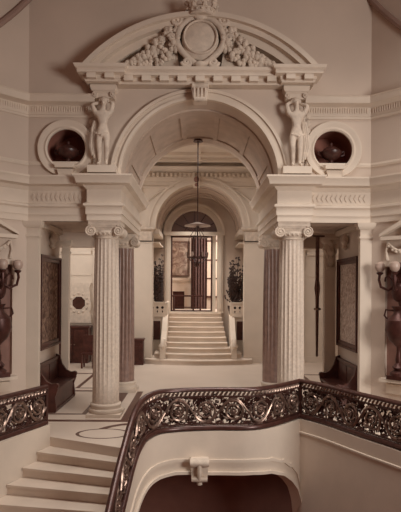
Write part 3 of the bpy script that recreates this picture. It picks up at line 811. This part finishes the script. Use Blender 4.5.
# keystone console on the stair arch
k = thing('scroll_keystone', 'stone scroll keystone on the arch beneath the central bronze railing', 'keystone', (0.03,9.03,-.66))
k.scale = (.82,1,.85)
m = MB(); m.prism([(-.16,.0),(.16,.0),(.18,.40),(-.18,.40)], -.14, .0, XZ); m.build('block', STONE, k, smooth=False)
m = MB(); m.lathe([(.075,-.19),(.085,-.1),(.07,0),(.085,.1),(.075,.19)], (0,-.16,.34), 18, axis='x'); m.lathe([(.055,-.16),(.065,0),(.055,.16)], (0,-.14,.02), 16, axis='x')
m.tube([(0,-.17,.34),(0,-.2,.2),(0,-.16,.02)], .05, 8); m.build('scroll', CARVED, k)
m = MB(); m.lathe([(.0,0),(.06,.02),(.05,.07),(.07,.1)], (0,-.10,-.12), 14); m.build('drop', CARVED, k)

# ------------------------------------------------------------------ bronze railings
def railing(name, label, path, lean=None, nscroll=8, z0=.10, H=.70, flip=0):
    root = thing(name, label, 'railing', path[len(path)//2][:2]+(0,), 0, None); ox, oy = path[len(path)//2][:2]
    cum = [0]
    for a, b in zip(path, path[1:]): cum.append(cum[-1]+sqrt((a[0]-b[0])**2+(a[1]-b[1])**2+(a[2]-b[2])**2))
    T = cum[-1]
    def at(u):
        u = max(0, min(T, u)); i = 0
        while i < len(cum)-2 and cum[i+1] < u: i += 1
        f = (u-cum[i])/((cum[i+1]-cum[i]) or 1); a, b = path[i], path[i+1]
        p = tuple(a[j]+(b[j]-a[j])*f for j in range(3)); j0, j1 = max(i-1,0), min(i+2,len(path)-1)
        dx, dy = path[j1][0]-path[j0][0], path[j1][1]-path[j0][1]; l = math.hypot(dx,dy) or 1
        return p, (dy/l, -dx/l)
    def P(u, v, w=0):
        p, nr = at(u); ln = (lean(p)*(1-(v/H)) if lean else 0)+w
        return (p[0]+nr[0]*ln-ox, p[1]+nr[1]*ln-oy, p[2]+z0+v)
    K = max(24, int(T/.09)); us = [T*i/K for i in range(K+1)]
    def strip(v0, v1, w, nm, mt, rnd_=False):
        m = MB(); vs = []; fs = []
        sec = [(-w,v0),(w,v0),(w*1.0,v1),(-w*1.0,v1)] if not rnd_ else [(-w,v0),(-w*.5,v0-.012),(w*.5,v0-.012),(w,v0),(w*1.1,(v0+v1)/2),(w*.7,v1),(0,v1+.012),(-w*.7,v1),(-w*1.1,(v0+v1)/2)]
        for u in us:
            for (ww, v) in sec: vs.append(P(u, v, ww))
        M_ = len(sec)
        for i in range(K):
            for k_ in range(M_): fs.append((i*M_+k_, i*M_+(k_+1) % M_, (i+1)*M_+(k_+1) % M_, (i+1)*M_+k_))
        fs += [tuple(range(M_)), tuple(K*M_+k_ for k_ in range(M_))]
        m.add(vs, fs); return m.build(nm, mt, root, angle=50)
    strip(H-.05, H, .042, 'handrail', IRON, True)
    strip(0, .065, .038, 'bottom_rail', IRON, True)
    strip(H-.155, H-.13, .022, 'mid_rail', IRON)
    strip(.085, .105, .02, 'lower_fillet', IRON)
    m = MB(); nl = int(T/.075)
    for i in range(nl):
        u = (i+.5)*T/nl
        m.tube([P(u-.028,H-.13),P(u-.005,H-.10,-.0),P(u+.03,H-.06)], lambda q_: .010+.014*sin(pi*q_), 5)
    m.build('leaf_band', GILT, root)
    D = T/nscroll; vc = .315; RR = min(.205, D*.42)
    for s in range(nscroll):
        uc = (s+.5)*D; sg = 1 if (s+flip) % 2 == 0 else -1
        m = MB()
        pts = []
        nt_ = 44
        for i in range(nt_):
            q_ = i/(nt_-1); a = pi - sg*0 + q_*2.15*2*pi; r = RR*(1-q_*.80)
            pts.append(P(uc+r*cos(a), vc+sg*r*sin(a)))
        m.tube(pts, lambda q_: .025-.011*q_, 6)
        # vine linking to the neighbour
        pts = [P(uc-D*.5+D*1.0*i/14, vc - sg*(RR+.015)*cos(pi*(i/14-.5))) for i in range(15)]
        m.tube(pts, .019, 6)
        # leaves off the stem
        for i in range(7):
            a = 2*pi*i/7; r0 = RR*(1.02 if i % 2 else .62); 
            b = a+sg*.75; r1 = r0*(.66 if i % 2 else .50)
            m.tube([P(uc+r0*cos(a), vc+sg*r0*sin(a)), P(uc+(r0*.88)*cos((a+b)/2), vc+sg*(r0*.88)*sin((a+b)/2), .012), P(uc+r1*cos(b), vc+sg*r1*sin(b))], lambda q_: .004+.017*sin(pi*min(1,q_+.1)), 5)
        rn = random.Random(s*7+3); fm = MB()
        for i in range(120):
            uu = uc+rn.uniform(-.5,.5)*D; vv = rn.uniform(.11,.54); an = rn.uniform(0,2*pi); ln_ = rn.uniform(.035,.07); cv_ = rn.choice((-1,1))*1.3
            fm.tube([P(uu,vv,-.04), P(uu+ln_*cos(an),vv+ln_*sin(an),-.034), P(uu+ln_*cos(an)+ln_*.8*cos(an+cv_),vv+ln_*sin(an)+ln_*.8*sin(an+cv_),-.04)], lambda q_: .005+.016*sin(pi*min(1,q_+.1)), 4)
        for (du, dv) in ((-.5,.23),(.5,.23),(-.5,-.2),(.5,-.2),(0,.225),(0,-.21)):
            for t_ in (-1,1):
                cu, cv = uc+du*D*.96, vc+dv
                fm.tube([P(cu,cv-.03*(1 if dv > 0 else -1)),P(cu+t_*.03,cv),P(cu+t_*.055,cv-.0),P(cu+t_*.05,cv-.035*(1 if dv > 0 else -1))], lambda q_: .016-.008*q_, 5)
        m.build('scroll', GILT, root); fm.build('foliage', IRON, root)
        m = MB()
        for i in range(7):
            a = 2*pi*i/7; c_ = P(uc+.036*cos(a), vc+.036*sin(a), .018); m.ball(c_, .021, 6, 5)
        m.ball(P(uc,vc,.03), .022, 8, 6)
        m.build('rosette', GILT, root)
    for u in (0, T):
        m = MB(); m.tube([P(u,.0),P(u,.2),P(u,H-.02)], .028, 8); m.build('post', IRON, root)
    return root
railing('bronze_railing', 'dark bronze scrollwork railing curving from the descending steps along the landing edge', MAIN,
        lean=lambda p: .04 if p[1] < 8.3 else max(0, .04*(8.9-p[1])/.6), nscroll=13, z0=.12, H=.70)
railing('bronze_railing', 'dark bronze scrollwork railing running right from the corner beside the right column', RIGHT, nscroll=6, z0=.12, H=.70, flip=0)
railing('bronze_railing', 'short dark bronze scrollwork railing at the lower left edge above the steps', LEFT, nscroll=4, z0=.10, H=.66, flip=1)

# ------------------------------------------------------------------ benches, pictures
def bench(label, loc, rz):
    t = thing('bench', label, 'bench', loc, rz, 'long wooden benches in the aisles')
    MB().box(.02,.46,-.82,.82,.40,.45).build('seat', WOOD, t, smooth=False)
    m = MB(); m.box(.03,.07,-.78,.78,.45,.90); m.box(.02,.09,-.80,.80,.88,.93); m.box(.065,.08,-.65,-.05,.52,.84); m.box(.065,.08,.05,.65,.52,.84); m.build('backrest', WOOD, t, smooth=False)
    m = MB(); m.box(.38,.42,-.76,.76,.06,.40); m.box(.04,.44,-.78,.78,0,.06); m.build('apron', WOOD, t, smooth=False)
    for s in (-1,1):
        prof = [(.02,0),(.44,0),(.46,.06),(.43,.3),(.48,.44),(.49,.52),(.44,.58),(.36,.57),(.26,.62),(.16,.76),(.11,.95),(.02,.98)]
        m = MB(); m.prism(prof, s*.80-.035, s*.80+.035, lambda a,z,d_: (a,d_,z)); m.lathe([(.055,-.045),(.06,0),(.055,.045)], (.445,s*.80,.53), 14, axis='y'); m.build('armrest', WOOD, t, smooth=False)
    return t
bench('dark carved wooden bench along the left aisle wall under the dark picture', (-3.275,11.56,0), 0)
bench('dark carved wooden bench along the right aisle wall under the pale picture', (3.275,11.62,0), pi)
def picture(label, loc, rz, cm):
    t = thing('framed_picture', label, 'picture', loc, rz)
    MB().box(.005,.03,-.66,.66,.10,1.83).build('canvas', cm, t, smooth=False)
    m = MB()
    for (a,b,c_,d_) in ((-.77,-.66,0,1.93),(.66,.77,0,1.93),(-.66,.66,0,.11),(-.66,.66,1.82,1.93)): m.box(.003,.065,a,b,c_,d_)
    for (a,b,c_,d_) in ((-.79,-.74,-.02,1.95),(.74,.79,-.02,1.95),(-.74,.74,-.02,.03),(-.74,.74,1.90,1.95)): m.box(.003,.09,a,b,c_,d_)
    m.build('picture_frame', WOOD, t, smooth=False); return t
picture('tall framed dark mottled picture on the left aisle wall above the bench', (-3.28,11.76,1.22), 0, TAPES)
picture('tall dark-framed pale mottled picture on the right aisle wall above the bench', (3.28,11.74,1.22), pi, CHART)
# wall lamp brackets/hanging drops high in the aisles
for sx, s in ((-1,'left'),(1,'right')):
    m = MB(); m.lathe([(.02,0),(.07,.05),(.05,.12),(.09,.2),(.06,.3),(.03,.36)], (sx*3.20,11.85,3.34), 12)
    tag(m.build('carved_boss', CARVED), 'small carved boss high on the %s aisle wall above the picture' % s, 'carving')

# aisle back wall furniture (left)
t = thing('mirror', 'small octagonal dark mirror in a white carved surround at the end of the left aisle', 'mirror', (-4.05,PY,1.55))
m = MB(); pl = plate([(-.42,-.25),(.42,-.25),(.42,.0),(.36,.1),(.42,.25),(.36,.95),(.42,1.1),(-.42,1.1),(-.36,.95),(-.42,.25),(-.36,.1),(-.42,0)], [circ(0,.42,.23,8,pi/8,2*pi+pi/8)], -.08, -.002); m.add(pl.v, pl.f)
for i in range(12):
    a = 2*pi*i/12; m.ball((.30*cos(a), -.07, .42+.33*sin(a)), .05, 8, 6)
m.build('carved_surround', CARVED, t, angle=40)
m = MB(); m.prism(circ(0,.42,.24,8,pi/8,2*pi+pi/8), -.05, -.01, XZ); m.build('mirror_glass', MIRR, t, smooth=False)
t = thing('cabinet', 'dark wooden cabinet below the white-framed mirror at the end of the left aisle', 'cabinet', (-4.12,18.0,0))
MB().box(-.5,.5,-.25,.25,.08,1.16).build('body', WOOD, t, smooth=False); MB().box(-.54,.54,-.29,.27,1.16,1.22).build('top', WOOD, t, smooth=False); MB().box(-.48,.48,-.23,.24,0,.08).build('plinth', WOOD, t, smooth=False)
for s in (-1,1):
    dd = MB().box(s*.24-.21,s*.24+.21,-.28,-.25,.14,1.1).build('door', WOOD, t, smooth=False); MB().ball((s*.05,-.295,.62), .022, 8, 6).build('knob', GILT, dd)
t = thing('hall_chair', 'dark wooden chair at the end of the left aisle beside the front column', 'chair', (-3.42,16.8,0))
MB().box(-.2,.2,-.2,.2,.42,.47).build('seat', WOOD, t, smooth=False); MB().box(-.2,.2,.16,.2,.47,1.0).build('backrest', WOOD, t, smooth=False)
for x in (-.17,.17):
    for y in (-.17,.17): MB().box(x-.025,x+.025,y-.025,y+.025,0,.42).build('leg', WOOD, t, smooth=False)
# moulded panels on back wall
for sx, s in ((-1,'left'),(1,'right')):
    m = MB(); m.box(*sorted((sx*3.65,sx*5.1)),PY-.05,PY-.001,3.62,3.74); m.box(*sorted((sx*3.65,sx*5.1)),PY-.03,PY-.001,2.9,2.96)
    struct(m.build('trim_%d' % n, STONE, smooth=False)); n += 1
# arched niche left of pier, bust right of pier
t = thing('relief_panel', 'pale carved relief panel on the back wall right of the far pier', 'relief', (2.45,PY,2.9))
MB().box(-.14,.14,-.04,.0,-.1,.95).build('panel', STONE, t, smooth=False)
m = MB(); m.ball((0,-.06,.7), (.07,.05,.09)); m.ball((0,-.05,.45), (.10,.05,.16)); m.ball((0,-.05,.2), (.08,.05,.18)); m.build('carved_figure', CARVED, t)
t = thing('arched_niche', 'narrow dark arched niche on the back wall left of the chest', 'niche', (-2.42,PY,1.2))
m = MB(); m.prism([(-.09,0),(.09,0)]+circ(0,1.25,.09,12,0,pi,True), -.02, -.004, XZ); m.build('recess', NICHE, t, smooth=False)
m = MB(); m.arc_band(0,1.25,.10,.16,0,pi,-.05,-.002,20); m.box(-.16,-.10,-.05,-.002,0,1.25); m.box(.10,.16,-.05,-.002,0,1.25); m.build('surround', STONE, t, angle=30)

# right aisle: curtain + relief on pilaster
t = thing('gathered_curtain', 'narrow dark curtain gathered beside the slim pilaster in the right aisle', 'curtain', (2.80,12.74,0))
m = MB(); pleated(m, -.075, .075, 0, .9, 3.72, 16, .02, lambda u: .35+.5*u if u < .55 else (.95 if u < .62 else .62)); m.build('drape', CLOTH2, t)
m = MB(); m.tube([(.06*cos(a_*pi/8), .06*sin(a_*pi/8), 2.02) for a_ in range(16)], .03, 6, closed=True); m.build('tieback', GILT, t)
m = MB(); m.tube([(-.12,0,3.74),(.16,0,3.74)], .02, 8); m.build('curtain_rod', IRON, t)
t = thing('carved_herm', 'small carved stone herm on the slim pilaster in the right aisle', 'relief', (3.10,12.735,2.95))
m = MB(); m.ball((0,-.05,.62), (.06,.06,.08), 12, 8); m.ball((0,-.04,.42), (.10,.06,.13), 12, 8); m.ball((0,-.04,.2), (.075,.055,.16), 12, 8); m.ball((-.10,-.03,.36), (.03,.04,.12), 8, 6, .3); m.ball((.10,-.03,.36), (.03,.04,.12), 8, 6, -.3); m.ball((0,-.115,.61), (.014,.02,.02), 6, 5)
m.build('figure', CARVED, t)
MB().box(-.11,.11,-.10,-.0,0,.06).build('bracket', STONE, t, smooth=False)

# ------------------------------------------------------------------ lantern
t = thing('hanging_lantern', 'dark hanging lantern with glass smoke bell on a long rod under the arch', 'lantern', (-.04,13.1,3.0))
MB().tube([(0,0,1.05),(0,0,2.0),(0,0,3.10)], .014, 8).build('rod', IRON, t)
m = MB(); m.lathe([(.12,3.05),(.10,3.09),(.03,3.04)][::-1], n=20); m.build('ceiling_rose', IRON, t)
m = MB(); m.lathe([(.32,1.00),(.31,1.02),(.15,1.06),(.03,1.10),(.02,1.09),(.14,1.045),(.30,1.003)], n=32); m.build('smoke_bell', GLASSY, t)
m = MB(); m.lathe([(.01,.0),(.04,.03),(.06,.08),(.03,.14),(.018,.2),(.018,1.05)], n=12); m.build('stem', IRON, t)
m = MB(); m.tube([(.24*cos(2*pi*i/24), .24*sin(2*pi*i/24), .24) for i in range(24)], .018, 6, closed=True)
for i in range(4):
    a = pi*i/2+.4; m.tube([(.24*cos(a),.24*sin(a),.24),(.12*cos(a),.12*sin(a),.10),(0,0,.12)], .012, 5); m.tube([(.24*cos(a),.24*sin(a),.24),(.22*cos(a),.22*sin(a),.7),(.02*cos(a),.02*sin(a),1.0)], .009, 5)
m.build('cage', IRON, t)
for i in range(6):
    a = 2*pi*i/6; m = MB(); m.lathe([(.012,.25),(.025,.27),(.03,.33),(.025,.37)], (.24*cos(a),.24*sin(a),0), 12); m.build('glass_cup', GLASSY, t)
# keystone on the inner arch
k = thing('keystone', 'small dark carved keystone above the inner arch over the far stairs', 'keystone', (-.1,PY,6.02))
m = MB(); m.prism([(-.10,-.14),(.10,-.14),(.14,.22),(-.14,.22)], -.16, -.001, XZ); m.build('block', STONE, k, smooth=False)
m = MB(); m.ball((0,-.2,.12), (.09,.06,.10), 10, 8); m.ball((0,-.2,-.06), (.06,.05,.06), 8, 6); m.build('mask', NICHE, k)

# ------------------------------------------------------------------ niches on the angled walls
def niche_group(sx, s, sconce_label):
    rz = -sx*pi/4
    A = ang(sx)
    def loc(u, z, d): return A(u, z, d)
    # local frame after rotation: x along wall, -y out into the room
    rzz = pi/4*(-1 if sx > 0 else 1)
    t = thing('niche_pediment', 'small carved stone pediment above the niche on the %s angled wall' % s, 'pediment', loc(.95,3.42,0), rzz)
    m = MB(); m.box(-.68,.68,-.13,-.002,0,.07)
    for k_ in (-1,1): m.prism([(k_*.70,.07),(k_*.70,.12),(k_*.05,.48),(k_*.0,.40)], -.14, -.002, XZ)
    m.build('gable', STONE, t, smooth=False)
    m = MB()
    for i in range(9):
        a = pi*(i+.5)/9; m.tube([(0,-.03,.08),(.16*cos(a),-.08,.08+.13*sin(a)),(.27*cos(a),-.05,.08+.22*sin(a))], lambda q_: .012+.03*q_, 6)
    for k_ in (-1,1):
        sw = [(k_*(.12+.44*i/12), -.05, -.06-.16*sin(pi*i/12)) for i in range(13)]
        m.tube(sw, lambda q_: .02+.03*sin(pi*q_), 7)
        for i in range(1,12): m.ball((sw[i][0]+.012*(-1)**i, -.085, sw[i][2]+.015*(-1)**i), .024, 7, 5)
        m.tube([(k_*.57,-.04,-.04),(k_*.60,-.05,-.2),(k_*.58,-.04,-.38)], lambda q_: .03+.012*sin(9*q_), 7)
    m.build('shell_carving', CARVED, t)
    t = thing('niche_surround', 'flat stone surround and sill of the dark niche on the %s angled wall' % s, 'niche surround', loc(.95,.84,0), rzz)
    m = MB(); m.box(-.62,.62,-.28,-.002,-.06,0); m.box(-.58,.58,-.07,-.002,-.3,-.12); m.build('sill', STONE, t, smooth=False)
    m = MB(); m.box(-.66,.63,-.03,-.002,2.09,2.17); m.build('lintel', STONE, t, smooth=False)
    # sconce
    t = thing('sconce', sconce_label, 'wall lamp', loc(.62,2.62,.0), rzz)
    m = MB(); m.ball((0,-.02,.02), (.20,.10,.32), 14, 10); m.ball((0,-.10,-.18), (.14,.08,.18), 12, 8); m.ball((0,-.1,.28), (.12,.07,.1), 12, 8); m.tube([(0,-.08,-.3),(.03,-.06,-.42),(-.02,-.06,-.5)], .035, 8); m.build('back_plate', BRONZE, t)
    for i, (dx, dz) in enumerate(((-.33,.22),(.0,.30),(.33,.22))):
        m = MB(); dy = -.22 if dx == 0 else -.14
        m.tube([(dx*.2,-.08,-.05),(dx*.55,dy,-.14),(dx*.95,dy-.03,-.08),(dx*1.05,dy-.04,.06),(dx,dy-.04,.16)], .026, 7)
        m.tube([(dx*.3,-.1,.02),(dx*.5,dy,.12),(dx*.72,dy,.10),(dx*.75,dy,.02)], .018, 6)
        m.lathe([(.03,.14),(.06,.17),(.065,.19),(.03,.2)], (dx,dy-.04,0), 12)
        ar = m.build('arm', BRONZE, t)
        g = MB(); g.lathe([(.04,.2),(.08,.24),(.095,.30),(.08,.36),(.04,.39)], (dx,dy-.04,0), 16); gl = g.build('glass_globe', GLASSY, t)
    # urn on tall stand
    t = thing('bronze_vase', 'dark bronze vase on a slender stand in the niche on the %s angled wall' % s, 'vase', loc(.66,.845,.175), rzz)
    m = MB(); m.box(-.17,.17,-.14,.14,0,.07); m.lathe([(.15,.07),(.15,.12),(.08,.17),(.12,.22),(.05,.30)], n=20); m.build('foot', BRONZE, t, angle=40)
    m = MB(); m.lathe([(.05,.28),(.06,.36),(.035,.5),(.035,.58),(.06,.62)], n=16); m.build('stem', BRONZE, t)
    m = MB(); m.lathe([(.05,.6),(.17,.72),(.24,.9),(.22,1.08),(.10,1.2),(.08,1.26),(.13,1.34)], n=24); m.build('body', BRONZE, t)
    for k_ in (-1,1):
        m = MB(); m.tube([(k_*.20,0,1.08),(k_*.28,0,1.16),(k_*.25,0,1.27),(k_*.09,0,1.26)], .018, 7); m.build('handle', BRONZE, t)
niche_group(-1, 'left', 'dark bronze wall sconce with pale glass globes at the left edge above the niche')
niche_group(1, 'right', 'dark bronze wall sconce with pale glass globes at the right edge above the niche')

# ------------------------------------------------------------------ baseboards
for sx, s in ((-1,'left'),(1,'right')):
    a, b = sorted((sx*3.25,sx*3.28)); struct(MB().box(a,b,11.0,12.7,.0,.18).build('baseboard_aisle_'+s, STONE, smooth=False))
struct(MB().box(-5.2,-2.3,PY-.03,PY,0,.2).build('baseboard_back_left', STONE, smooth=False)); struct(MB().box(2.3,5.2,PY-.03,PY,0,.2).build('baseboard_back_right', STONE, smooth=False))

# ------------------------------------------------------------------ lights
def area(name, loc, rot, sx, sy, power, col=(1,.86,.72)):
    l = bpy.data.lights.new(name, 'AREA'); l.shape = 'RECTANGLE'; l.size = sx; l.size_y = sy; l.energy = power; l.color = col
    o = bpy.data.objects.new(name, l); COL.objects.link(o); o.location = loc; o.rotation_euler = rot; return o
R_ = math.radians
WARM = (1,.965,.91)
l_ = area('skylight_hall', (1.2,7.4,8.9), (R_(4),0,0), 6, 2.6, 290, WARM); l_.data.spread = R_(84)
l_ = area('key_right_behind_viewer', (7.6,.8,3.6), (R_(88),0,R_(40)), 3, 3, 420, WARM); l_.data.spread = R_(92)  # added key lamp out of view, aimed at the front wall; no window modelled
area('skylight_stair_hall', (0,14.9,6.55), (R_(-6),0,0), 6, 1.6, 270, (1,.99,.96))
area('side_fill_stair_hall', (-5.1,15.6,3.6), (0,R_(-78),0), 3, 3, 215, (1,.99,.96))  # added unseen lamp for side light; the hall wall has no window
area('window_far_room', (2.6,23.0,4.6), (0,R_(60),0), 2, 2, 560, WARM)
l_ = area('stair_tread_fill', (-.3,19.6,5.6), (0,0,0), .8, 1.4, 95, WARM); l_.data.spread = R_(95)  # added lamp below the closed vault to brighten the treads; no skylight there
w = bpy.data.worlds.new('World'); S.world = w; w.use_nodes = True
w.node_tree.nodes['Background'].inputs[0].default_value = (.64,.31,.235,1); w.node_tree.nodes['Background'].inputs[1].default_value = .42

# ------------------------------------------------------------------ groups of repeats
GROUPS = {'column':'columns around the main arch','pilaster':'pilasters and piers along the walls','caryatid_statue':'caryatids beside the main arch','plinth':'plinths under the caryatids','bracket':'brackets above the caryatids','carved_drop':'carved drops beside the caryatids','bronze_railing':'bronze railings around the stairwell','framed_picture':'framed pictures in the aisles','carved_boss':'carved bosses in the aisles','sconce':'wall sconces with globes','bronze_vase':'bronze vases in the niches','niche_pediment':'pediments above the niches','niche_surround':'surrounds of the niches','archivolt':'archivolts of the two big arches'}
for o in S.objects:
    k_ = o.name.split('.')[0]
    if o.parent is None and 'label' in o and k_ in GROUPS and 'group' not in o: o['group'] = GROUPS[k_]

# ------------------------------------------------------------------ camera
cd = bpy.data.cameras.new('Camera'); cam = bpy.data.objects.new('Camera', cd); COL.objects.link(cam)
cd.sensor_fit = 'AUTO'; cd.sensor_width = 36; cd.lens = F/512*36
cam.location = (0,0,2.5); cam.rotation_euler = (R_(90),R_(-.35),0)
cd.shift_y = 32/512; cd.shift_x = 1.7/512; cd.clip_end = 200
S.camera = cam
S.view_settings.view_transform = 'Standard'; S.view_settings.look = 'None'; S.view_settings.gamma = 1; S.view_settings.use_curve_mapping = False
S.view_settings.exposure = -0.95
